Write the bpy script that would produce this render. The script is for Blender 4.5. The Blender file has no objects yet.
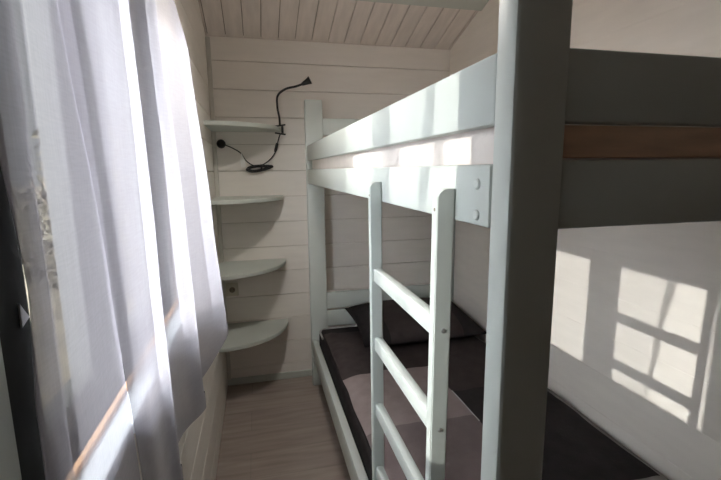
import bpy, bmesh, math, random
from mathutils import Vector, Matrix, noise

S = bpy.context.scene
COL = S.collection
H = 1.372                      # eye height: every z below is given relative to it
random.seed(4)

# ------------------------------------------------------------------ camera
yaw, pit, roll, fpx = 0.23454, 0.16283, 0.01051, 427.3
fwd = Vector((math.sin(yaw)*math.cos(pit), math.cos(yaw)*math.cos(pit), -math.sin(pit)))
right = Vector((math.cos(yaw), -math.sin(yaw), 0))
down = fwd.cross(right)
r2 = right*math.cos(roll) + down*math.sin(roll)
d2 = down*math.cos(roll) - right*math.sin(roll)
cam = bpy.data.cameras.new('camera')
cam.sensor_width = 36.0
cam.lens = fpx/721*36
cam.clip_start = 0.02
co = bpy.data.objects.new('camera', cam)
COL.objects.link(co)
rot = Matrix((r2, -d2, -fwd)).transposed()
co.matrix_world = Matrix.Translation((0, 0, H)) @ rot.to_4x4()
S.camera = co

# ------------------------------------------------------------------ world, sun, exposure
W = bpy.data.worlds.new('sky'); S.world = W; W.use_nodes = True
wn = W.node_tree; bg = wn.nodes['Background']
# low winter sky: hazy and very bright on the sun's side (behind and left of the camera), dim on the far side
SKY_DIM, SKY_BRIGHT = 0.8, 36.0
wt = wn.nodes.new('ShaderNodeTexCoord')
wd = wn.nodes.new('ShaderNodeVectorMath'); wd.operation = 'DOT_PRODUCT'
wd.inputs[1].default_value = Vector((-0.60, -0.72, 0.34)).normalized()
wn.links.new(wt.outputs['Generated'], wd.inputs[0])
wm = wn.nodes.new('ShaderNodeMapRange'); wm.interpolation_type = 'SMOOTHSTEP'
wm.inputs['From Min'].default_value = 0.2; wm.inputs['From Max'].default_value = 0.98
wm.inputs['To Min'].default_value = SKY_DIM; wm.inputs['To Max'].default_value = SKY_BRIGHT
wn.links.new(wd.outputs['Value'], wm.inputs['Value'])
wn.links.new(wm.outputs[0], bg.inputs['Strength'])
bg.inputs['Color'].default_value = (0.92, 0.95, 1.0, 1)
sun = bpy.data.lights.new('sun', 'SUN')
sun.energy = 9.0
sun.angle = math.radians(0.53)
sun.color = (1.0, 0.955, 0.89)
so = bpy.data.objects.new('sun', sun); COL.objects.link(so)
so.rotation_euler = Vector((1.0, 0.311, -0.290)).to_track_quat('-Z', 'Y').to_euler()
so.location = (-4, -1, 4)
S.view_settings.view_transform = 'Standard'
S.view_settings.look = 'None'
S.view_settings.gamma = 1.0
S.view_settings.use_curve_mapping = False
S.view_settings.exposure = 0.0
S.cycles.max_bounces = 14
S.cycles.diffuse_bounces = 8
S.cycles.transmission_bounces = 8
S.cycles.transparent_max_bounces = 24
S.cycles.sample_clamp_indirect = 6.0

# ------------------------------------------------------------------ materials
def mat(name, col, rough=0.6, var=0.06, scale=6.0, bump=0.0, bscale=60.0, stretch=(1, 1, 1), spec=0.4):
    m = bpy.data.materials.new(name); m.use_nodes = True
    nt = m.node_tree; N = nt.nodes; L = nt.links
    b = N['Principled BSDF']
    b.inputs['Roughness'].default_value = rough
    b.inputs['Specular IOR Level'].default_value = spec
    tc = N.new('ShaderNodeTexCoord'); mp = N.new('ShaderNodeMapping')
    mp.inputs['Scale'].default_value = stretch
    L.new(tc.outputs['Object'], mp.inputs['Vector'])
    n = N.new('ShaderNodeTexNoise'); n.inputs['Scale'].default_value = scale; n.inputs['Detail'].default_value = 4
    L.new(mp.outputs[0], n.inputs['Vector'])
    r = N.new('ShaderNodeValToRGB')
    r.color_ramp.elements[0].position = 0.3; r.color_ramp.elements[1].position = 0.7
    r.color_ramp.elements[0].color = [c*(1-var) for c in col] + [1]
    r.color_ramp.elements[1].color = [min(1, c*(1+var)) for c in col] + [1]
    L.new(n.outputs['Fac'], r.inputs['Fac'])
    L.new(r.outputs[0], b.inputs['Base Color'])
    if bump:
        n2 = N.new('ShaderNodeTexNoise'); n2.inputs['Scale'].default_value = bscale; n2.inputs['Detail'].default_value = 3
        L.new(mp.outputs[0], n2.inputs['Vector'])
        bp = N.new('ShaderNodeBump'); bp.inputs['Strength'].default_value = bump; bp.inputs['Distance'].default_value = 0.004
        L.new(n2.outputs['Fac'], bp.inputs['Height']); L.new(bp.outputs[0], b.inputs['Normal'])
    return m

M = {}
M['plank_h'] = mat('white_planks_along_wall', (0.86, 0.82, 0.77), 0.55, 0.025, 5, 0.06, 30, (1, 1, 6))
M['plank_c'] = mat('ceiling_boards', (0.76, 0.70, 0.66), 0.6, 0.08, 5, 0.10, 30, (6, 1, 1))
M['groove'] = mat('painted_groove_between_boards', (0.60, 0.55, 0.50), 0.7)
M['backing'] = mat('dark_gap_behind_boards', (0.22, 0.18, 0.14), 0.9)
M['paint'] = mat('pale_grey_green_paint', (0.585, 0.63, 0.60), 0.42, 0.03, 5, 0.05, 40)
M['paint_shelf'] = mat('grey_green_shelf_paint', (0.55, 0.585, 0.545), 0.5, 0.04, 5, 0.05, 40)
M['trimw'] = mat('old_white_trim', (0.62, 0.60, 0.55), 0.5, 0.05)
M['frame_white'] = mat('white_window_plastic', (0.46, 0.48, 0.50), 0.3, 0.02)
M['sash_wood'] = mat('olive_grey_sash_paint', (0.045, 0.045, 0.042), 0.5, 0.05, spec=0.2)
M['gasket'] = mat('orange_brown_wood_bead', (0.50, 0.30, 0.17), 0.6, 0.15, 30)
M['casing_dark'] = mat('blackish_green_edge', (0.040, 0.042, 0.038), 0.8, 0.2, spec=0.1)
M['casing_light'] = mat('grey_green_casing_paint', (0.50, 0.53, 0.50), 0.5, 0.04)
M['black'] = mat('black_plastic', (0.012, 0.012, 0.013), 0.45, 0.1)
M['steel'] = mat('zinc_screw', (0.55, 0.55, 0.54), 0.35, 0.05)
M['steel'].node_tree.nodes['Principled BSDF'].inputs['Metallic'].default_value = 0.8
M['bright_gap'] = mat('white_of_bright_gap', (0.85, 0.85, 0.83), 0.5, 0.02)  # white that stands in for daylight seen through the gap
M['tag'] = mat('white_paper_tag', (0.92, 0.91, 0.88), 0.6, 0.02)
M['socket'] = mat('ivory_socket_plastic', (0.62, 0.58, 0.48), 0.4, 0.03)
M['sheet_black'] = mat('black_cotton', (0.026, 0.023, 0.024), 0.9, 0.2, 20, 0.3, 150, spec=0.1)
M['cotton_brown'] = mat('dark_brown_cotton', (0.050, 0.040, 0.040), 0.9, 0.15, 20, 0.3, 150, spec=0.1)
M['cotton_mauve'] = mat('mauve_grey_cotton', (0.27, 0.225, 0.225), 0.9, 0.08, 20, 0.3, 150, spec=0.1)
M['cotton_taupe'] = mat('taupe_cotton', (0.17, 0.138, 0.140), 0.9, 0.08, 20, 0.3, 150, spec=0.1)
M['cotton_grey'] = mat('grey_cotton', (0.24, 0.23, 0.225), 0.9, 0.1, 20, 0.3, 150, spec=0.1)
M['piping'] = mat('pale_grey_piping', (0.42, 0.41, 0.40), 0.8)
M['ticking'] = mat('off_white_mattress_cover', (0.78, 0.72, 0.68), 0.8, 0.05, 12, 0.3, 90)
M['slat'] = mat('bare_pine', (0.70, 0.48, 0.34), 0.6, 0.15, 8, 0.1, 30, (1, 8, 8))

def floor_mat():
    m = bpy.data.materials.new('grey_brown_laminate'); m.use_nodes = True
    nt = m.node_tree; N = nt.nodes; L = nt.links; b = N['Principled BSDF']
    b.inputs['Roughness'].default_value = 0.45
    tc = N.new('ShaderNodeTexCoord')
    br = N.new('ShaderNodeTexBrick')
    br.inputs['Scale'].default_value = 1.0
    br.inputs['Brick Width'].default_value = 1.2; br.inputs['Row Height'].default_value = 0.19
    br.inputs['Mortar Size'].default_value = 0.0025
    br.inputs['Color1'].default_value = (0.40, 0.34, 0.305, 1); br.inputs['Color2'].default_value = (0.35, 0.295, 0.265, 1)
    br.inputs['Mortar'].default_value = (0.31, 0.265, 0.24, 1)
    L.new(tc.outputs['Object'], br.inputs['Vector'])
    mp = N.new('ShaderNodeMapping'); mp.inputs['Scale'].default_value = (1.5, 14, 1)
    L.new(tc.outputs['Object'], mp.inputs['Vector'])
    n = N.new('ShaderNodeTexNoise'); n.inputs['Scale'].default_value = 2.5; n.inputs['Detail'].default_value = 6
    L.new(mp.outputs[0], n.inputs['Vector'])
    mx = N.new('ShaderNodeMixRGB'); mx.blend_type = 'MULTIPLY'; mx.inputs['Fac'].default_value = 0.6
    rp = N.new('ShaderNodeValToRGB')
    rp.color_ramp.elements[0].position = 0.3; rp.color_ramp.elements[0].color = (0.55, 0.52, 0.5, 1)
    rp.color_ramp.elements[1].position = 0.7; rp.color_ramp.elements[1].color = (1, 1, 1, 1)
    L.new(n.outputs['Fac'], rp.inputs['Fac'])
    L.new(br.outputs['Color'], mx.inputs[1]); L.new(rp.outputs[0], mx.inputs[2])
    L.new(mx.outputs[0], b.inputs['Base Color'])
    return m
M['floor'] = floor_mat()

def glass_mat():
    m = bpy.data.materials.new('clear_window_glass'); m.use_nodes = True
    nt = m.node_tree; N = nt.nodes; L = nt.links
    N.remove(N['Principled BSDF'])
    t = N.new('ShaderNodeBsdfTransparent'); t.inputs['Color'].default_value = (0.97, 0.985, 0.98, 1)
    g = N.new('ShaderNodeBsdfGlossy'); g.inputs['Roughness'].default_value = 0.02
    lw = N.new('ShaderNodeLayerWeight'); lw.inputs['Blend'].default_value = 0.5
    pw = N.new('ShaderNodeMath'); pw.operation = 'POWER'; pw.inputs[1].default_value = 5.0
    L.new(lw.outputs['Facing'], pw.inputs[0])
    f = N.new('ShaderNodeMath'); f.operation = 'MULTIPLY_ADD'; f.inputs[1].default_value = 0.80; f.inputs[2].default_value = 0.035
    L.new(pw.outputs[0], f.inputs[0])
    mx = N.new('ShaderNodeMixShader')
    L.new(f.outputs[0], mx.inputs[0]); L.new(t.outputs[0], mx.inputs[1]); L.new(g.outputs[0], mx.inputs[2])
    L.new(mx.outputs[0], N['Material Output'].inputs['Surface'])
    return m
M['glass'] = glass_mat()

def sheer_mat(name, clear, col, tcol):
    """open woven voile: part of the light goes straight through the weave, the threads scatter the rest"""
    m = bpy.data.materials.new(name); m.use_nodes = True
    nt = m.node_tree; N = nt.nodes; L = nt.links
    N.remove(N['Principled BSDF'])
    tc = N.new('ShaderNodeTexCoord')
    w1 = N.new('ShaderNodeTexNoise'); w1.inputs['Scale'].default_value = 90; w1.inputs['Detail'].default_value = 5
    mp = N.new('ShaderNodeMapping'); mp.inputs['Scale'].default_value = (4, 4, 0.35)
    L.new(tc.outputs['Object'], mp.inputs['Vector']); L.new(mp.outputs[0], w1.inputs['Vector'])
    mp2 = N.new('ShaderNodeMapping'); mp2.inputs['Scale'].default_value = (0.35, 0.35, 4)
    w2 = N.new('ShaderNodeTexNoise'); w2.inputs['Scale'].default_value = 90; w2.inputs['Detail'].default_value = 5
    L.new(tc.outputs['Object'], mp2.inputs['Vector']); L.new(mp2.outputs[0], w2.inputs['Vector'])
    ad = N.new('ShaderNodeMath'); ad.operation = 'ADD'
    L.new(w1.outputs['Fac'], ad.inputs[0]); L.new(w2.outputs['Fac'], ad.inputs[1])
    mr = N.new('ShaderNodeMapRange')
    mr.inputs['From Min'].default_value = 0.7; mr.inputs['From Max'].default_value = 1.3
    mr.inputs['To Min'].default_value = clear-0.04; mr.inputs['To Max'].default_value = clear+0.04
    L.new(ad.outputs[0], mr.inputs['Value'])
    d = N.new('ShaderNodeBsdfDiffuse'); d.inputs['Color'].default_value = (*col, 1)
    tl = N.new('ShaderNodeBsdfTranslucent'); tl.inputs['Color'].default_value = (*tcol, 1)
    tr = N.new('ShaderNodeBsdfTransparent')
    a = N.new('ShaderNodeMixShader'); a.inputs[0].default_value = 0.55
    L.new(d.outputs[0], a.inputs[1]); L.new(tl.outputs[0], a.inputs[2])
    b = N.new('ShaderNodeMixShader')
    L.new(mr.outputs[0], b.inputs[0]); L.new(a.outputs[0], b.inputs[1]); L.new(tr.outputs[0], b.inputs[2])
    L.new(b.outputs[0], N['Material Output'].inputs['Surface'])
    return m
M['sheer'] = sheer_mat('lilac_white_voile', 0.25, (0.88, 0.85, 0.92), (0.140, 0.133, 0.150))
M['sheer_thin'] = sheer_mat('thin_lilac_white_voile', 0.32, (0.88, 0.85, 0.92), (0.08, 0.0765, 0.086))

def grass_mat():
    m = mat('dry_grass', (0.075, 0.063, 0.044), 0.95, 0.45, 3.0, 0.6, 20)
    return m
M['grass'] = grass_mat()
M['leaf'] = mat('dry_olive_leaves', (0.06, 0.052, 0.034), 0.9, 0.5, 4)
M['bark'] = mat('grey_bark', (0.16, 0.13, 0.10), 0.9, 0.3, 20)
M['paving'] = mat('pale_paving', (0.20, 0.22, 0.24), 0.8, 0.1, 2)

# ------------------------------------------------------------------ helpers
def box(bm, x0, x1, y0, y1, z0, z1, bev=0.0, seg=2):
    r = bmesh.ops.create_cube(bm, size=1)
    vs = r['verts']
    for v in vs:
        v.co = Vector((x0 if v.co.x < 0 else x1, y0 if v.co.y < 0 else y1, z0 if v.co.z < 0 else z1))
    if bev:
        es = list({e for v in vs for e in v.link_edges})
        bmesh.ops.bevel(bm, geom=es, offset=bev, segments=seg, profile=0.5, affect='EDGES')

def boxbm(*a, **k):
    bm = bmesh.new(); box(bm, *a, **k); return bm

def tube(bm, pts, rad, n=10, cap=True):
    pts = [Vector(p) for p in pts]
    rads = rad if isinstance(rad, (list, tuple)) else [rad]*len(pts)
    rings = []
    up = None
    for i, p in enumerate(pts):
        t = (pts[min(i+1, len(pts)-1)] - pts[max(i-1, 0)]).normalized()
        if up is None:
            up = Vector((0, 0, 1)) if abs(t.z) < 0.9 else Vector((1, 0, 0))
        a = t.cross(up)
        if a.length < 1e-4:
            a = t.cross(Vector((0, 1, 0)))
        a.normalize(); b = a.cross(t).normalized(); up = b
        rings.append([bm.verts.new(p + (a*math.cos(2*math.pi*k/n) + b*math.sin(2*math.pi*k/n))*rads[i]) for k in range(n)])
    for i in range(len(rings)-1):
        for k in range(n):
            bm.faces.new((rings[i][k], rings[i][(k+1) % n], rings[i+1][(k+1) % n], rings[i+1][k]))
    if cap:
        bm.faces.new(rings[0][::-1]); bm.faces.new(rings[-1])

def lathe(bm, c, prof, n=40):
    """prof: (radius, height) pairs turned about a vertical axis through c"""
    rings = [[bm.verts.new((c[0]+r*math.cos(2*math.pi*k/n), c[1]+r*math.sin(2*math.pi*k/n), c[2]+h)) for k in range(n)] for r, h in prof]
    for i in range(len(rings)-1):
        for k in range(n):
            bm.faces.new((rings[i][k], rings[i][(k+1) % n], rings[i+1][(k+1) % n], rings[i+1][k]))

def smooth_path(ctrl, per=8):
    c = [Vector(p) for p in ctrl]
    c = [c[0]*2-c[1]] + c + [c[-1]*2-c[-2]]
    out = []
    for i in range(1, len(c)-2):
        for k in range(per):
            t = k/per
            p0, p1, p2, p3 = c[i-1], c[i], c[i+1], c[i+2]
            out.append(0.5*((2*p1) + (p2-p0)*t + (2*p0-5*p1+4*p2-p3)*t*t + (3*p1-p0-3*p2+p3)*t**3))
    out.append(c[-2])
    return out

def extrude_profile(bm, prof, to3):
    """prof: list of 2D points; to3(p, k) gives the 3D point on cap k (0 or 1)"""
    a = [bm.verts.new(to3(p, 0)) for p in prof]; b = [bm.verts.new(to3(p, 1)) for p in prof]
    n = len(prof)
    for i in range(n):
        bm.faces.new((a[i], a[(i+1) % n], b[(i+1) % n], b[i]))
    bm.faces.new(a[::-1]); bm.faces.new(b)
    bmesh.ops.recalc_face_normals(bm, faces=bm.faces[:])

ORG = {}
def obj(name, bm, m, parent=None, smooth=False, origin=None):
    """link a bmesh as ONE mesh object; coordinates in the bmesh are eye-relative"""
    if origin is None:
        if parent is not None:
            o0 = ORG[parent.name]
        else:
            c = [v.co for v in bm.verts]
            o0 = Vector(((min(p.x for p in c)+max(p.x for p in c))/2, (min(p.y for p in c)+max(p.y for p in c))/2, min(p.z for p in c)))
    else:
        o0 = Vector(origin)
    bmesh.ops.translate(bm, verts=bm.verts[:], vec=-o0)
    bmesh.ops.recalc_face_normals(bm, faces=bm.faces[:]) if not name.startswith(('curtain', 'duvet')) else None
    me = bpy.data.meshes.new(name); bm.to_mesh(me); bm.free()
    for mm in (m if isinstance(m, (list, tuple)) else [m]):
        me.materials.append(mm)
    if smooth:
        for p in me.polygons: p.use_smooth = True
        if smooth == 'auto':
            me.set_sharp_from_angle(angle=math.radians(38))
    o = bpy.data.objects.new(name, me); COL.objects.link(o)
    if parent is not None:
        o.parent = parent
        ORG[o.name] = o0
    else:
        o.location = o0 + Vector((0, 0, H)); ORG[o.name] = o0
    return o

def thing(name, org, label, cat, group=None, parent=None):
    o = bpy.data.objects.new(name, None); COL.objects.link(o)
    o.empty_display_size = 0.05
    if parent is not None:
        o.parent = parent; ORG[o.name] = ORG[parent.name]
        return o
    o.location = Vector(org) + Vector((0, 0, H)); ORG[o.name] = Vector(org)
    tag(o, label, cat, group)
    return o

def tag(o, label, cat, group=None):
    o['label'] = label; o['category'] = cat
    if group: o['group'] = group
    return o

def struct(name, bm, m, label=None, cat=None, smooth=False):
    o = obj(name, bm, m, smooth=smooth)
    o['kind'] = 'structure'
    if label: tag(o, label, cat)
    return o

# ------------------------------------------------------------------ room shell
XL, XR, YB, YF, FZ = -0.245, 1.262, 2.72, -0.70, -H
SL, ZE = 0.32, 0.762           # ceiling rise per metre towards the camera, height at the far wall
YR = 0.55                      # ridge
def ceil_z(y): return ZE + SL*(YB-y) if y > YR else ZE + SL*(YB-YR) - SL*(YR-y)
WY0, WY1, WZ0, WZ1 = 0.35, 1.315, -0.40, 0.425     # window opening in the left wall

bm = boxbm(XL-0.2, XR+0.2, YF-0.1, YB+0.15, FZ-0.08, FZ)
struct('floor', bm, M['floor'], 'grey-brown wood-look floor between the white wall and the bunk bed', 'floor')

PH, GAP = 0.158, 0.0035
Z_START = 0.632                # a joint seen on the far wall
rows = []
z = Z_START - PH*13
while z < 1.7:
    rows.append((z, z+PH)); z += PH

def plank(bm, x0, x1, y0, y1, z0, z1, bev=0.0014):
    if x1-x0 > 0.006 and y1-y0 > 0.006 and z1-z0 > 0.006:
        box(bm, x0, x1, y0, y1, z0, z1, bev, 1)

# far wall
bm = bmesh.new()
for z0, z1 in rows:
    z0 = max(z0, FZ); z1 = min(z1, ZE+0.05)
    if z1 <= z0: continue
    plank(bm, XL-0.02, XR+0.02, YB, YB+0.02, z0+GAP/2, z1-GAP/2)
wb = struct('wall_back', bm, M['plank_h'], 'far wall of white painted horizontal boards behind the corner shelves', 'wall')
obj('board_backing', boxbm(XL-0.1, XR+0.1, YB+0.013, YB+0.12, FZ-0.02, ZE+0.25), M['groove'], wb)

# right wall
bm = bmesh.new()
for z0, z1 in rows:
    z0 = max(z0, FZ)
    if z1 <= z0: continue
    y1 = YB+0.01
    y0 = YF
    if z0 > ZE: 
        y1 = min(y1, YB-(z0-ZE)/SL + 0.05); y0 = YR-(y1-YR)
        y0 = max(y0, YF)
    if y1 <= y0: continue
    plank(bm, XR, XR+0.02, y0, y1, z0, z1, 0.0007)
wr = struct('wall_right', bm, M['plank_h'], 'long white boarded wall behind the bunk bed with window light on it', 'wall')
obj('board_backing', boxbm(XR+0.013, XR+0.12, YF-0.1, YB+0.1, FZ-0.02, 1.6), M['groove'], wr)

# left wall with the window opening
bm = bmesh.new()
for z0, z1 in rows:
    z0 = max(z0, FZ)
    if z1 <= z0: continue
    y0, y1 = YF, YB+0.01
    if z0 > ZE:
        y1 = min(y1, YB-(z0-ZE)/SL + 0.05); y0 = max(YF, YR-(y1-YR))
    if y1 <= y0: continue
    a, b = z0+GAP/2, z1-GAP/2
    if b <= WZ0 or a >= WZ1:
        plank(bm, XL-0.02, XL, y0, y1, a, b)
    else:
        plank(bm, XL-0.02, XL, y0, WY0, a, b); plank(bm, XL-0.02, XL, WY1, y1, a, b)
        if a < WZ0: plank(bm, XL-0.02, XL, WY0, WY1, a, WZ0)
        if b > WZ1: plank(bm, XL-0.02, XL, WY0, WY1, WZ1, b)
wl = struct('wall_left', bm, M['plank_h'], 'left wall of white painted boards around the window', 'wall')
bm = bmesh.new()
X0, X1 = XL-0.083, XL-0.013
box(bm, X0, X1, YF-0.1, WY0, FZ-0.02, 1.6); box(bm, X0, X1, WY1, YB+0.1, FZ-0.02, 1.6)
box(bm, X0, X1, WY0, WY1, FZ-0.02, WZ0); box(bm, X0, X1, WY0, WY1, WZ1, 1.6)
obj('board_backing', bm, M['groove'], wl)

# wall behind the camera, unseen, made dark to limit bounce light
bm = bmesh.new()
for z0, z1 in rows:
    z0 = max(z0, FZ); z1 = min(z1, ceil_z(YF)+0.05)
    if z1 <= z0: continue
    plank(bm, XL-0.02, XR+0.02, YF-0.02, YF, z0+GAP/2, z1-GAP/2)
M['dark_boards'] = mat('light_absorbing_boards', (0.05, 0.036, 0.028), 0.6, 0.2, 5, 0.1, 30, (1, 1, 6))
wf = struct('wall_front', bm, M['dark_boards'], 'unseen boarded wall behind the camera, darkened to limit bounce light', 'wall')
obj('board_backing', boxbm(XL-0.1, XR+0.1, YF-0.12, YF-0.013, FZ-0.02, 1.4), M['backing'], wf)

# sloping ceiling, both sides of the ridge
bm = bmesh.new()
x = -0.232
xs = []
while x > XL-0.12: x -= 0.0985
while x < XR+0.1:
    xs.append(x); x += 0.0985
for x in xs:
    for ya, yb in ((YB+0.03, YR), (YR, YF-0.03)):
        za, zb = (ZE-0.0096, ceil_z(YR)) if ya > YR else (ceil_z(YR), ceil_z(YF)-0.0096)
        c = [Vector((xx, yy, zz)) for yy, zz in ((ya, za), (yb, zb)) for xx in (x+0.003, x+0.0955)]
        up = Vector((0, 0, 0.02))
        r = bmesh.ops.create_cube(bm, size=1)
        for v in r['verts']:
            i = (0 if v.co.y < 0 else 2) + (0 if v.co.x < 0 else 1)
            v.co = c[i] + (up if v.co.z > 0 else Vector())
        bmesh.ops.bevel(bm, geom=list({e for v in r['verts'] for e in v.link_edges}), offset=0.0015, segments=1, affect='EDGES')
ce = struct('ceiling', bm, M['plank_c'], 'sloping boarded ceiling rising towards the camera', 'ceiling')
bm = bmesh.new()
extrude_profile(bm, [(YB+0.15, ceil_z(YB+0.15)+0.013), (YR, ceil_z(YR)+0.013), (YF-0.12, ceil_z(YF-0.12)+0.013),
                     (YF-0.12, ceil_z(YF-0.12)+0.3), (YR, ceil_z(YR)+0.3), (YB+0.15, ceil_z(YB+0.15)+0.3)],
                lambda p, k: Vector((XL-0.2 if k == 0 else XR+0.2, p[0], p[1])))
obj('board_backing', bm, M['backing'], ce)

# trims
struct('baseboard_back', boxbm(XL, 0.40, YB-0.012, YB, FZ, FZ+0.045, 0.003), M['paint_shelf'], 'low grey skirting along the far wall', 'baseboard')
struct('trim_1', boxbm(XL, XL+0.024, YB-0.024, YB, FZ+0.045, ZE-0.01, 0.004), M['trimw'], 'thin vertical moulding in the far left corner', 'trim')
bm = bmesh.new()
ya, yb = 2.325, 2.22
r = bmesh.ops.create_cube(bm, size=1)
for v in r['verts']:
    yy = ya if v.co.y > 0 else yb
    v.co = Vector((XL-0.01 if v.co.x < 0 else XR+0.01, yy, ceil_z(yy)-(0.022 if v.co.z < 0 else -0.004)))
struct('trim_2', bm, M['paint_shelf'], 'grey-green batten running across the sloping ceiling', 'trim')
# window casing next to the camera
struct('trim_3', boxbm(XL-0.1, -0.2045, 0.352, 0.381, FZ, 0.9), M['casing_light'], 'grey-green board at the near side of the window', 'trim')
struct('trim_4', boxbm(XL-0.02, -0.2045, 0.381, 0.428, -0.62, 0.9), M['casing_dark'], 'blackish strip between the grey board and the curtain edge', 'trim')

# ------------------------------------------------------------------ window_1
wx0, wx1 = XL-0.085, XL-0.005
bm = bmesh.new()
FW = 0.028
box(bm, wx0, wx1, WY0, WY0+FW*0.6, WZ0, WZ1); box(bm, wx0, wx1, WY1-FW, WY1, WZ0, WZ1)
box(bm, wx0, wx1, WY0, WY1, WZ0, WZ0+0.022); box(bm, wx0, wx1, WY0, WY1, WZ1-0.022, WZ1)
box(bm, wx0, wx1, 0.806, 0.858, WZ0, WZ1)
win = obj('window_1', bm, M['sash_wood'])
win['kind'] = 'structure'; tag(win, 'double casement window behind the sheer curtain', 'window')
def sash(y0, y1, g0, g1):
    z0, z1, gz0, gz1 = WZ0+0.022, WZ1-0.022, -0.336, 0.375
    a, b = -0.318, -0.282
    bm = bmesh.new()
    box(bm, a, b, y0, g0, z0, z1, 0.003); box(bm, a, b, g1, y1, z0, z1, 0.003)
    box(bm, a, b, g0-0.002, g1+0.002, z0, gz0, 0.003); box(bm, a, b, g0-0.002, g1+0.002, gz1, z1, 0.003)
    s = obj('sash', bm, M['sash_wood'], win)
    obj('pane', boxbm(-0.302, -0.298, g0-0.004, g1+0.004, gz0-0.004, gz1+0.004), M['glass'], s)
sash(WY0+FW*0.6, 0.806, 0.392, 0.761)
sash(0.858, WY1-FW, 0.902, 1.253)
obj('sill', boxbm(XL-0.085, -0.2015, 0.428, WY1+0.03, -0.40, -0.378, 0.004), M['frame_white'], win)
obj('bead', boxbm(-0.246, -0.238, 0.42, WY1-0.01, -0.379, -0.370, 0.001), M['gasket'], win)

# ------------------------------------------------------------------ outside
bm = bmesh.new()
n = 40
for i in range(n+1):
    for j in range(n+1):
        X = -0.9 - 14*i/n; Y = -6 + 22*j/n
        d = max(0, Y-2.6+0.05*X)
        zz = -1.62 + 0.20*min(d, 6) + 0.10*noise.noise(Vector((X*0.8, Y*0.8, 0)))*min(1, d)
        bm.verts.new((X, Y, zz))
bm.verts.ensure_lookup_table()
for i in range(n):
    for j in range(n):
        a = i*(n+1)+j
        f = bm.faces.new((bm.verts[a], bm.verts[a+n+1], bm.verts[a+n+2], bm.verts[a+1]))
        f.material_index = 0 if (bm.verts[a].co.y > 2.4) else 1
g = obj('ground', bm, [M['grass'], M['paving']], smooth=True)
g['kind'] = 'structure'; tag(g, 'dry grassy slope and pale yard outside the window', 'ground')

def shrub(px, py, pz, h, w, seed, label):
    rnd = random.Random(seed)
    t = thing('shrub', (px, py, pz), label, 'shrub', 'dry shrubs outside the window')
    bm = bmesh.new()
    for k in range(9):
        a = rnd.uniform(0, 6.28); rr = w*0.45*rnd.random()
        tube(bm, smooth_path([(px, py, pz-0.05), (px+rr*0.3*math.cos(a), py+rr*0.3*math.sin(a), pz+h*0.45), (px+rr*math.cos(a), py+rr*math.sin(a), pz+h*0.9)], 4), 0.012, 5)
    obj('stems', bm, M['bark'], t)
    bm = bmesh.new()
    for k in range(700):
        u = rnd.uniform(-1, 1); a = rnd.uniform(0, 6.28); rr = rnd.random()**0.5
        c = Vector((px + w*0.5*rr*math.cos(a), py + w*0.5*rr*math.sin(a), pz + h*(0.55+0.45*u*math.sqrt(max(0, 1-rr*rr*0.8)))))
        s = rnd.uniform(0.04, 0.08)
        d1 = Vector((rnd.gauss(0, 1), rnd.gauss(0, 1), rnd.gauss(0, 1))).normalized()
        d2_ = d1.orthogonal().normalized()*0.45
        q = [c-d1*s, c+d2_*s, c+d1*s, c-d2_*s]
        bm.faces.new([bm.verts.new(p) for p in q])
    f = obj('foliage', bm, M['leaf'], t)
    f['kind'] = 'stuff'
shrub(-1.6, 4.6, -1.3, 1.35, 1.3, 1, 'nearest olive-brown shrub outside the window, seen through the sheer curtain')
shrub(-3.4, 5.2, -1.15, 1.7, 1.6, 2, 'taller olive-brown shrub at the left outside the window')
shrub(-2.2, 7.2, -0.85, 1.9, 1.7, 3, 'rearmost olive-brown shrub up the grassy slope outside')

# ------------------------------------------------------------------ curtains
def curtain(name, levels, label, m, nz=110, per=10, rip=0.0025, seed=0, hem=0.0):
    """levels: list of (z, [(x,y)...]) from the top down; profiles are blended between the levels"""
    prof = [(zz, smooth_path([(a, b, 0) for a, b in pr], per)) for zz, pr in levels]
    bm = bmesh.new(); grid = []
    zt, zb = prof[0][0], prof[-1][0]
    for i in range(nz+1):
        zz = zt + (zb-zt)*i/nz
        for k in range(len(prof)-1):
            if zz >= prof[k+1][0]-1e-9: break
        (za, pa), (zc, pc) = prof[k], prof[k+1]
        t = (za-zz)/(za-zc); t = t*t*(3-2*t)*0.5 + t*0.5
        row = []
        for j, (p, q) in enumerate(zip(pa, pc)):
            v = p.lerp(q, t)
            w = noise.noise(Vector((v.y*14+seed, zz*3.0, 1.3)))*rip + noise.noise(Vector((v.y*40+seed, zz*9, 7.7)))*rip*0.35
            row.append(bm.verts.new((v.x + w, v.y + noise.noise(Vector((zz*5, j*0.15, seed)))*0.004, zz + hem*max(0, v.y-1.05)*((zt-zz)/(zt-zb))**3)))
        grid.append(row)
    for i in range(nz):
        for j in range(len(grid[0])-1):
            bm.faces.new((grid[i][j], grid[i][j+1], grid[i+1][j+1], grid[i+1][j]))
    rows_h = [r for r in range(nz+1) if zt+(zb-zt)*r/nz < zb+0.042]
    pts = [[v.co + Vector((0.0022, 0, 0)) for v in grid[r]] for r in rows_h]
    o = obj(name, bm, m, smooth=True)
    hb = bmesh.new(); hv = [[hb.verts.new(p) for p in r] for r in pts]
    for i in range(len(hv)-1):
        for j in range(len(hv[0])-1):
            hb.faces.new((hv[i][j], hv[i][j+1], hv[i+1][j+1], hv[i+1][j]))
    obj('bottom_hem', hb, m, o, True)
    return tag(o, label, 'curtain', None)

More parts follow.
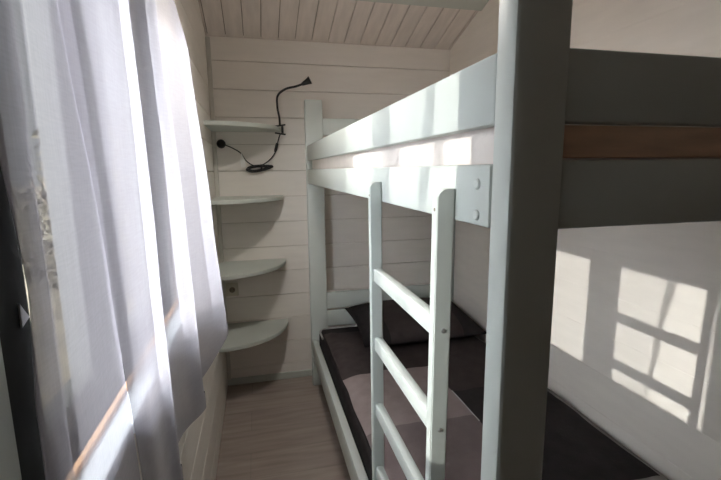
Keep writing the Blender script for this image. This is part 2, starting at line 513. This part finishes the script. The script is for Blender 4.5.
curtain('curtain', [
    (0.50, [(-0.196, 0.450), (-0.198, 0.40), (-0.193, 0.372), (-0.189, 0.40), (-0.190, 0.45), (-0.196, 0.50), (-0.199, 0.532)]),
    (0.10, [(-0.196, 0.450), (-0.198, 0.42), (-0.193, 0.380), (-0.188, 0.41), (-0.189, 0.44), (-0.196, 0.53), (-0.199, 0.607)]),
    (-0.10, [(-0.196, 0.452), (-0.198, 0.43), (-0.192, 0.404), (-0.187, 0.425), (-0.188, 0.445), (-0.196, 0.56), (-0.199, 0.625)]),
    (-0.20, [(-0.196, 0.452), (-0.198, 0.43), (-0.191, 0.389), (-0.187, 0.42), (-0.188, 0.445), (-0.196, 0.56), (-0.199, 0.635)]),
    (-0.58, [(-0.196, 0.455), (-0.198, 0.42), (-0.190, 0.382), (-0.183, 0.42), (-0.186, 0.455), (-0.195, 0.57), (-0.1990, 0.668)]),
], 'narrow sheer lilac-white curtain panel nearest the camera, with a folded hem', M['sheer_thin'], seed=3, rip=0.0015)

curtain('curtain', [
    (0.50, [(-0.196, 0.520), (-0.188, 0.60), (-0.186, 0.70), (-0.182, 0.760), (-0.197, 0.785), (-0.197, 0.87), (-0.178, 0.935), (-0.198, 0.955), (-0.197, 1.02), (-0.188, 1.15), (-0.200, 1.17)]),
    (0.31, [(-0.196, 0.530), (-0.186, 0.61), (-0.184, 0.70), (-0.178, 0.765), (-0.196, 0.790), (-0.196, 0.89), (-0.174, 0.960), (-0.198, 0.985), (-0.194, 1.08), (-0.160, 1.275), (-0.182, 1.30)]),
    (-0.12, [(-0.195, 0.605), (-0.182, 0.65), (-0.178, 0.72), (-0.168, 0.770), (-0.192, 0.795), (-0.194, 0.92), (-0.158, 1.010), (-0.194, 1.040), (-0.190, 1.10), (-0.131, 1.285), (-0.165, 1.31)]),
    (-0.57, [(-0.194, 0.672), (-0.178, 0.69), (-0.172, 0.73), (-0.160, 0.765), (-0.186, 0.790), (-0.188, 0.92), (-0.150, 1.030), (-0.186, 1.060), (-0.182, 1.10), (-0.110, 1.305), (-0.150, 1.33)]),
], 'wide pleated sheer lilac-white curtain panel hanging in deep folds over the window', M['sheer'], seed=9, hem=0.30)

rod = thing('curtain_rod', (-0.192, 0.85, 0.50), 'thin white curtain rod above the window', 'curtain rod')
bm = bmesh.new(); tube(bm, [(-0.192, 0.34, 0.506), (-0.192, 0.9, 0.506), (-0.192, 1.36, 0.506)], 0.006, 12); obj('rod', bm, M['frame_white'], rod, 'auto')
for y in (0.352, 1.345):
    bm = bmesh.new(); tube(bm, [(XL-0.001, y, 0.506), (-0.19, y, 0.506)], 0.005, 8); obj('bracket', bm, M['frame_white'], rod, 'auto')

# white triangle standing for window light through a gap at the curtain edge
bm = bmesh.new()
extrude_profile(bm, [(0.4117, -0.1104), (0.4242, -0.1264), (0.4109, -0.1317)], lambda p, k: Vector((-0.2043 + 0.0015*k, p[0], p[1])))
tag(obj('bright_gap_patch', bm, M['bright_gap']), 'small white triangle standing for the bright window gap at the near curtain edge', 'bright_gap')

# ------------------------------------------------------------------ bunk bed
bed = thing('bunk_bed', (0.78, 1.54, FZ), 'pale grey-green wooden bunk bed along the right wall', 'bunk bed')
def part(name, m, *a, bev=0.005, parent=bed, seg=2):
    return obj(name, boxbm(*a, bev=bev, seg=seg), m, parent, 'auto')
P = M['paint']
AX = 0.295                                  # outer plane of the aisle side
TOP = 0.405
part('post', P, AX, 0.3705, 0.4624, 0.505, FZ, TOP, bev=0.006)
part('post', P, 1.185, 1.2585, 0.4624, 0.505, FZ, TOP, bev=0.006)
part('post', P, 0.290, 0.393, 2.568, 2.612, FZ, TOP, bev=0.006)
part('post', P, 1.160, 1.2585, 2.568, 2.612, FZ, TOP, bev=0.006)
# aisle side of the upper bunk
part('guard_board', P, AX, 0.318, 0.503, 2.57, 0.055, 0.1425)
rail = part('upper_side_rail', P, AX, 0.318, 0.508, 2.57, -0.079, 0.0055)
for zz in (-0.021, -0.064):
    bm = bmesh.new()
    tube(bm, [(AX+0.002, 0.538, zz), (AX-0.0015, 0.538, zz), (AX-0.0032, 0.538, zz)], [0.0075, 0.0075, 0.0055], 16)
    obj('bolt', bm, M['paint'], rail, 'auto')
part('upper_side_rail', P, 1.235, 1.2585, 0.505, 2.57, -0.079, 0.0055)
part('guard_board', P, 1.235, 1.2585, 0.505, 2.57, 0.055, 0.1425)
# ends of the upper bunk
for (y0, y1, lo) in ((0.4665, 0.492, 0.0), (2.580, 2.604, 0.0)):
    part('end_board', P, 0.368, 1.19, y0, y1, 0.055, 0.1425)
    part('end_board', P, 0.368, 1.19, y0, y1, -0.078, 0.0095)
part('end_board', P, 0.39, 1.165, 2.580, 2.604, 0.205, 0.302)
# lower bunk
part('lower_side_rail', P, AX, 0.329, 0.505, 2.57, -1.175, -1.062)
part('lower_side_rail', P, 1.235, 1.2585, 0.505, 2.57, -1.175, -1.062)
for y0, y1 in ((0.4665, 0.492), (2.580, 2.604)):
    part('end_board', P, 0.368, 1.19, y0, y1, -0.868, -0.762)
    part('end_board', P, 0.368, 1.19, y0, y1, -0.985, -0.880)
    part('end_board', P, 0.368, 1.19, y0, y1, -1.175, -1.062)
part('base_rail', M['slat'], 0.372, 1.184, 0.474, 0.508, 0.0125, 0.0525, bev=0.002)
# slatted bases: ledge + slats
for zt in (-0.045, -1.135):
    for x0, x1 in ((0.318 if zt > -1 else 0.329, 0.345), (1.21, 1.235)):
        part('slat_ledge', M['slat'], x0, x1, 0.508, 2.565, zt-0.03, zt, bev=0.002)
    y = 0.56
    while y < 2.52:
        part('slat', M['slat'], 0.331, 1.233, y, y+0.07, zt, zt+0.015, bev=0.002, seg=1)
        y += 0.135

# ladder
lad = thing('ladder', None, None, None, parent=bed)
LX0, LX1 = 0.2655, 0.2948
def splay(side, zz):                        # the two rails spread slightly towards the top
    return side*0.026*(zz+0.5)
def ladder_rail(y0, y1, side):
    bm = bmesh.new()
    rr = 0.016; zt = -0.030
    prof = [(LX1, FZ), (LX1, zt)] + [(LX0+rr-rr*math.sin(a), zt-rr+rr*math.cos(a)) for a in [k*math.pi/2/6 for k in range(7)]] + [(LX0, FZ)]
    extrude_profile(bm, prof, lambda p, k: Vector((p[0], (y0 if k == 0 else y1) + splay(side, p[1]), p[1])))
    es = [e for e in bm.edges if abs(e.verts[0].co.z-e.verts[1].co.z) > 0.5]
    bmesh.ops.bevel(bm, geom=es, offset=0.003, segments=2, affect='EDGES')
    return obj('side_rail', bm, P, lad, 'auto')
ladder_rail(0.6145, 0.6375, -1); ladder_rail(0.992, 1.015, 1)
rz = [-0.258, -0.4365, -0.615, -0.7935, -0.972, -1.15]
for zz in rz:
    obj('rung', boxbm(0.2705, 0.2915, 0.6365+splay(-1, zz), 0.993+splay(1, zz), zz-0.018, zz+0.018, bev=0.005), P, lad, 'auto')
s0 = None
for zz in rz[:4]:
    if s0 is None:
        bm = bmesh.new(); tube(bm, [(0.2815, 0.616+splay(-1, zz), zz), (0.2815, 0.6140+splay(-1, zz), zz), (0.2815, 0.6133+splay(-1, zz), zz)], [0.0042, 0.0042, 0.003], 12)
        s0 = obj('screw', bm, M['steel'], lad, 'auto')
    else:
        c = s0.copy(); COL.objects.link(c); c.parent = lad; c.location = (0, splay(-1, zz)-splay(-1, rz[0]), zz-rz[0])
for y in (0.6265+splay(-1, -0.062), 1.003+splay(1, -0.062)):
    bm = bmesh.new(); tube(bm, [(LX0+0.001, y, -0.062), (LX0-0.0006, y, -0.062)], 0.0028, 10); obj('screw', bm, M['backing'], lad)

# ------------------------------------------------------------------ added fill light out of view above the aisle, shaped as a lamp
FILL_LAMP, FILL_LAMP_W = Vector((0.13, 1.46, 0.74)), 165.0
cl = thing('added_fill_lamp', FILL_LAMP, 'added out-of-view fill light in a cone shade above the aisle', 'lamp')
em = bpy.data.materials.new('fill_lamp_glow'); em.use_nodes = True
pb = em.node_tree.nodes['Principled BSDF']
pb.inputs['Base Color'].default_value = (0.8, 0.78, 0.74, 1)
pb.inputs['Emission Color'].default_value = (1.0, 0.94, 0.86, 1); pb.inputs['Emission Strength'].default_value = FILL_LAMP_W
bm = bmesh.new(); bmesh.ops.create_uvsphere(bm, u_segments=32, v_segments=20, radius=0.06)
bmesh.ops.translate(bm, verts=bm.verts[:], vec=FILL_LAMP)
obj('fill_lamp_globe', bm, em, cl, True)
zc = ceil_z(FILL_LAMP.y)
bm = bmesh.new(); lathe(bm, FILL_LAMP, [(0.020, 0.105), (0.040, 0.095), (0.098, 0.03), (0.150, -0.085), (0.148, -0.086), (0.095, 0.027), (0.036, 0.091), (0.016, 0.101)])  # cone keeps the added fill off the upper walls and ceiling
obj('fill_lamp_shade', bm, M['frame_white'], cl, 'auto')
bm = bmesh.new(); tube(bm, [FILL_LAMP+Vector((0, 0, 0.055)), FILL_LAMP+Vector((0, 0, 0.12)), FILL_LAMP+Vector((0, 0, 0.125))], [0.022, 0.020, 0.006], 20); obj('fill_lamp_holder', bm, M['frame_white'], cl, 'auto')
bm = bmesh.new(); tube(bm, [FILL_LAMP+Vector((0, 0, 0.12)), Vector((FILL_LAMP.x, FILL_LAMP.y, zc-0.02))], 0.003, 8); obj('cord', bm, M['frame_white'], cl, 'auto')
bm = bmesh.new(); tube(bm, [Vector((FILL_LAMP.x, FILL_LAMP.y, zc-0.035)), Vector((FILL_LAMP.x, FILL_LAMP.y, zc-0.025)), Vector((FILL_LAMP.x, FILL_LAMP.y, zc+0.008))], [0.02, 0.045, 0.05], 24); obj('fill_lamp_rose', bm, M['frame_white'], cl, 'auto')

# ------------------------------------------------------------------ mattresses and bedding
def mattress(name, x0, x1, y0, y1, z0, z1, m, label, r=0.03):
    t = obj(name, boxbm(x0, x1, y0, y1, z0, z1, bev=r, seg=4), m, None, 'auto')
    tag(t, label, 'mattress')
    return t
def piping(par, x0, x1, y0, y1, z, r, m):
    """pale cord round the head end of the mattress"""
    pts = [(x1, y1-0.12, z)]
    for cx, cy, a0 in ((x1-r, y1-r, 0), (x0+r, y1-r, 90)):
        for k in range(7):
            a = math.radians(a0+15*k); pts.append((cx+r*math.cos(a), cy+r*math.sin(a), z))
    pts.append((x0, y1-0.16, z))
    bm = bmesh.new(); tube(bm, pts, 0.006, 8)
    return obj('piping', bm, m, par, 'auto')
um = mattress('mattress', 0.322, 1.232, 0.512, 2.562, -0.029, 0.095, M['ticking'], 'off-white mattress on the upper bunk, seen through the gap in its boards', 0.012)
lm = mattress('mattress', 0.334, 1.233, 0.512, 2.562, -1.119, -0.985, M['sheet_black'], 'black-sheeted mattress on the lower bunk, under the duvet', 0.03)
piping(lm, 0.336, 1.232, 0.514, 2.560, -0.990, 0.06, M['piping'])

def duvet():
    x0, x1, y0, y1 = 0.350, 1.226, 0.53, 2.44
    nx, ny = 60, 120
    bm = bmesh.new(); g = []
    def top(x, y):
        w = 0.010*noise.noise(Vector((x*5, y*4, 2))) + 0.006*noise.noise(Vector((x*14, y*9, 5)))
        e = min(x-x0, x1-x, (y-y0), (y1-y)*1.2)
        z_ = -0.958 + w - 0.020*math.exp(-max(e, 0)/0.035)
        return max(z_, -0.980)
    for i in range(nx+1):
        row = []
        for j in range(ny+1):
            x = x0+(x1-x0)*i/nx; y = y0+(y1-y0)*j/ny
            xx = x + (0.007*noise.noise(Vector((y*6, 3, 1)))*max(0, 1-(x-x0)/0.08))
            row.append(bm.verts.new((xx, y, top(x, y))))
        g.append(row)
    low = []
    bot = {}
    for i in range(nx+1):
        for j in (0, ny):
            bot[(i, j)] = bm.verts.new(Vector((g[i][j].co.x, g[i][j].co.y, -0.9825)))
    for j in range(1, ny):
        for i in (0, nx):
            bot[(i, j)] = bm.verts.new(Vector((g[i][j].co.x, g[i][j].co.y, -0.9825)))
    def mi(x, y):
        if y < 0.965 or x > 1.192: return 3
        if x > 0.787: return 0 if y < 1.60 else 1
        if y > 1.855: return 1
        if y > 1.405: return 2
        return 4
    for i in range(nx):
        for j in range(ny):
            f = bm.faces.new((g[i][j], g[i+1][j], g[i+1][j+1], g[i][j+1]))
            f.material_index = mi(x0+(x1-x0)*(i+0.5)/nx, y0+(y1-y0)*(j+0.5)/ny)
    ring = [(i, 0) for i in range(nx)] + [(nx, j) for j in range(ny)] + [(i, ny) for i in range(nx, 0, -1)] + [(0, j) for j in range(ny, 0, -1)]
    for k in range(len(ring)):
        a, b = ring[k], ring[(k+1) % len(ring)]
        f = bm.faces.new((g[a[0]][a[1]], bot[a], bot[b], g[b[0]][b[1]]))
        f.material_index = mi(g[a[0]][a[1]].co.x, g[a[0]][a[1]].co.y)
    o = obj('duvet', bm, [M['sheet_black'], M['cotton_brown'], M['cotton_mauve'], M['cotton_grey'], M['cotton_taupe']], smooth='auto')
    tag(o, 'patchwork duvet in black, brown and mauve-grey blocks on the lower bunk', 'duvet')
    bm = bmesh.new()
    tube(bm, [(0.787, 1.36 + 0.03*k, top(0.787, 1.36+0.03*k)+0.001) for k in range(9)], 0.0022, 6)
    obj('seam', bm, M['piping'], o)
    return o
duvet()

def pillow(x0, x1, y0, y1, z, h, tilt, label):
    t_org = ((x0+x1)/2, (y0+y1)/2, z)
    bm = bmesh.new(); n = 24
    tops, bots = [], []
    R = Matrix.Rotation(math.radians(tilt), 3, 'X')
    piv = Vector((0, y0, z))
    for i in range(n+1):
        ra, rb = [], []
        for j in range(n+1):
            u = 2*i/n-1; v = 2*j/n-1
            k = (max(0, 1-abs(u)**2.6)**0.55)*(max(0, 1-abs(v)**2.6)**0.55)
            sx = 1-0.06*(1-abs(v)**1.5)*abs(u)**6; sy = 1-0.06*(1-abs(u)**1.5)*abs(v)**6
            x = (x0+x1)/2 + u*sx*(x1-x0)/2; y = (y0+y1)/2 + v*sy*(y1-y0)/2
            w = 0.006*noise.noise(Vector((x*8, y*8, 1)))
            p = Vector((x, y, z+h*0.35+h*0.65*k+w*k)); q = Vector((x, y, z+h*0.35-h*0.35*k))
            p = piv + R @ (p-piv); q = piv + R @ (q-piv)
            ra.append(bm.verts.new(p))
            rb.append(ra[-1] if k == 0 else bm.verts.new(q))
        tops.append(ra); bots.append(rb)
    for i in range(n):
        for j in range(n):
            f = bm.faces.new((tops[i][j], tops[i+1][j], tops[i+1][j+1], tops[i][j+1]))
            u = abs(2*(i+0.5)/n-1); f.material_index = 1 if u < 0.62 else 0
            try:
                f = bm.faces.new((bots[i][j], bots[i][j+1], bots[i+1][j+1], bots[i+1][j])); f.material_index = 0
            except ValueError:
                pass
    o = obj('pillow', bm, [M['sheet_black'], M['cotton_brown']], smooth=True)
    tag(o, label, 'pillow')
pillow(0.50, 1.215, 2.03, 2.555, -0.952, 0.13, 5, 'black and dark brown pillow at the far end of the lower bunk')

# ------------------------------------------------------------------ corner shelves
def shelf_bm(zt, r, th=0.022):
    bm = bmesh.new()
    prof = [(XL, YB)] + [(XL+r*math.sin(a), YB-r*math.cos(a)) for a in [k*math.pi/2/32 for k in range(33)]]
    extrude_profile(bm, prof, lambda p, k: Vector((p[0], p[1], zt-(th if k == 0 else 0))))
    bmesh.ops.bevel(bm, geom=[e for e in bm.edges if abs(e.verts[0].co.z-e.verts[1].co.z) < 1e-6], offset=0.003, segments=2, affect='EDGES')
    return bm
labels = ['topmost corner shelf, with the black lamp clipped to its tip', 'second corner shelf from the top, just below the coiled lamp cord',
          'third corner shelf from the top, just above the wall socket', 'lowest quarter-round corner shelf, nearest the floor']
sh = None
for zt, lb in zip((0.252, -0.150, -0.553, -0.955), labels):
    if sh is None:
        sh = obj('corner_shelf', shelf_bm(zt, 0.402), M['paint_shelf'], smooth='auto'); o = sh; z_first = zt
    else:
        o = sh.copy(); COL.objects.link(o); o.location.z = sh.location.z + (zt-z_first)
    tag(o, 'grey-green ' + lb, 'shelf', 'quarter-round corner shelves')

# ------------------------------------------------------------------ clip lamp
lamp = thing('clip_lamp', (0.145, 2.64, 0.252), 'black gooseneck clip lamp clamped to the topmost corner shelf, cord hanging below', 'lamp')
K = M['black']
bm = bmesh.new()
box(bm, 0.118, 0.182, 2.655, 2.675, 0.256, 0.264, 0.002); box(bm, 0.118, 0.182, 2.655, 2.675, 0.218, 0.226, 0.002)
box(bm, 0.157, 0.170, 2.655, 2.675, 0.222, 0.262, 0.002)
for v in bm.verts:
    if v.co.x > 0.170: v.co.z += 0.010 if v.co.z > 0.24 else -0.008
obj('clamp', bm, K, lamp, 'auto')
neck = smooth_path([(0.150, 2.665, 0.262), (0.148, 2.66, 0.31), (0.138, 2.64, 0.37), (0.142, 2.63, 0.43), (0.185, 2.61, 0.465), (0.245, 2.60, 0.48), (0.290, 2.59, 0.495)], 8)
bm = bmesh.new(); tube(bm, neck, 0.0062, 10); obj('gooseneck', bm, K, lamp, True)
bm = bmesh.new(); a = Vector((0.280, 2.591, 0.491)); d = Vector((0.048, -0.010, 0.024))
tube(bm, [a, a+d*0.25, a+d*0.7, a+d*1.0], [0.008, 0.012, 0.017, 0.0235], 18); obj('lamp_head', bm, K, lamp, 'auto')
bm = bmesh.new(); tube(bm, [a+d*1.0, a+d*1.04], [0.019, 0.017], 18); obj('light_panel', bm, M['paint_shelf'], lamp, 'auto')
cord = smooth_path([(0.150, 2.665, 0.217), (0.140, 2.68, 0.19), (0.127, 2.69, 0.145), (0.112, 2.695, 0.10), (0.070, 2.70, 0.055), (0.020, 2.70, 0.030), (-0.020, 2.70, 0.034), (-0.06, 2.70, 0.065),
                    (-0.085, 2.70, 0.105), (-0.125, 2.70, 0.132), (-0.175, 2.70, 0.155)], 8)
bm = bmesh.new(); tube(bm, cord, 0.0034, 8)
loop = []
for k in range(5*24+1):
    a_ = 2*math.pi*k/24; lap = k//24
    pinch = 0.30 + 0.70*(0.5-0.5*math.cos(a_))
    loop.append((0.022 + (0.080-0.005*lap)*math.cos(a_), 2.704-0.004*lap, 0.016 + 0.005*math.sin(lap*2.1) + 0.020*pinch*math.sin(a_) + 0.008*math.cos(a_)))
tube(bm, loop, 0.0044, 6)
tube(bm, [(0.03, 2.682, 0.038), (0.032, 2.680, 0.02), (0.03, 2.684, 0.0)], 0.006, 8)
obj('cord', bm, K, lamp, True)
bm = bmesh.new(); tube(bm, smooth_path([(0.131, 2.688, 0.165), (0.126, 2.690, 0.145), (0.116, 2.692, 0.112)], 3), [0.006]+[0.009]*5+[0.006], 10); obj('inline_switch', bm, K, lamp, 'auto')
bm = bmesh.new(); tube(bm, [(-0.195, 2.720, 0.160), (-0.195, 2.705, 0.160), (-0.193, 2.685, 0.159), (-0.190, 2.678, 0.158)], [0.026, 0.026, 0.020, 0.012], 18); obj('plug', bm, K, lamp, 'auto')
bm = bmesh.new()
extrude_profile(bm, [(-0.082, 0.108), (-0.062, 0.060), (-0.060, 0.022), (-0.086, 0.020), (-0.090, 0.065)], lambda p, k: Vector((p[0], 2.688+0.0012*k, p[1])))
obj('tag', bm, M['tag'], lamp)

# wall socket under the third shelf
so_ = thing('wall_socket', (-0.182, 2.72, -0.735), 'small ivory wall socket under the third corner shelf', 'socket')
obj('cover_plate', boxbm(-0.220, -0.146, 2.708, 2.72, -0.775, -0.690, bev=0.004), M['socket'], so_, 'auto')
bm = bmesh.new(); tube(bm, [(-0.182, 2.709, -0.733), (-0.182, 2.7045, -0.733)], 0.026, 24); obj('socket_ring', bm, M['socket'], so_, 'auto')
bm = bmesh.new(); tube(bm, [(-0.182, 2.706, -0.733), (-0.182, 2.7038, -0.733)], 0.018, 24); obj('socket_well', bm, M['backing'], so_, 'auto')
for dx in (-0.008, 0.008):
    bm = bmesh.new(); tube(bm, [(-0.182+dx, 2.705, -0.733), (-0.182+dx, 2.7032, -0.733)], 0.0028, 10); obj('pin_hole', bm, K, so_)
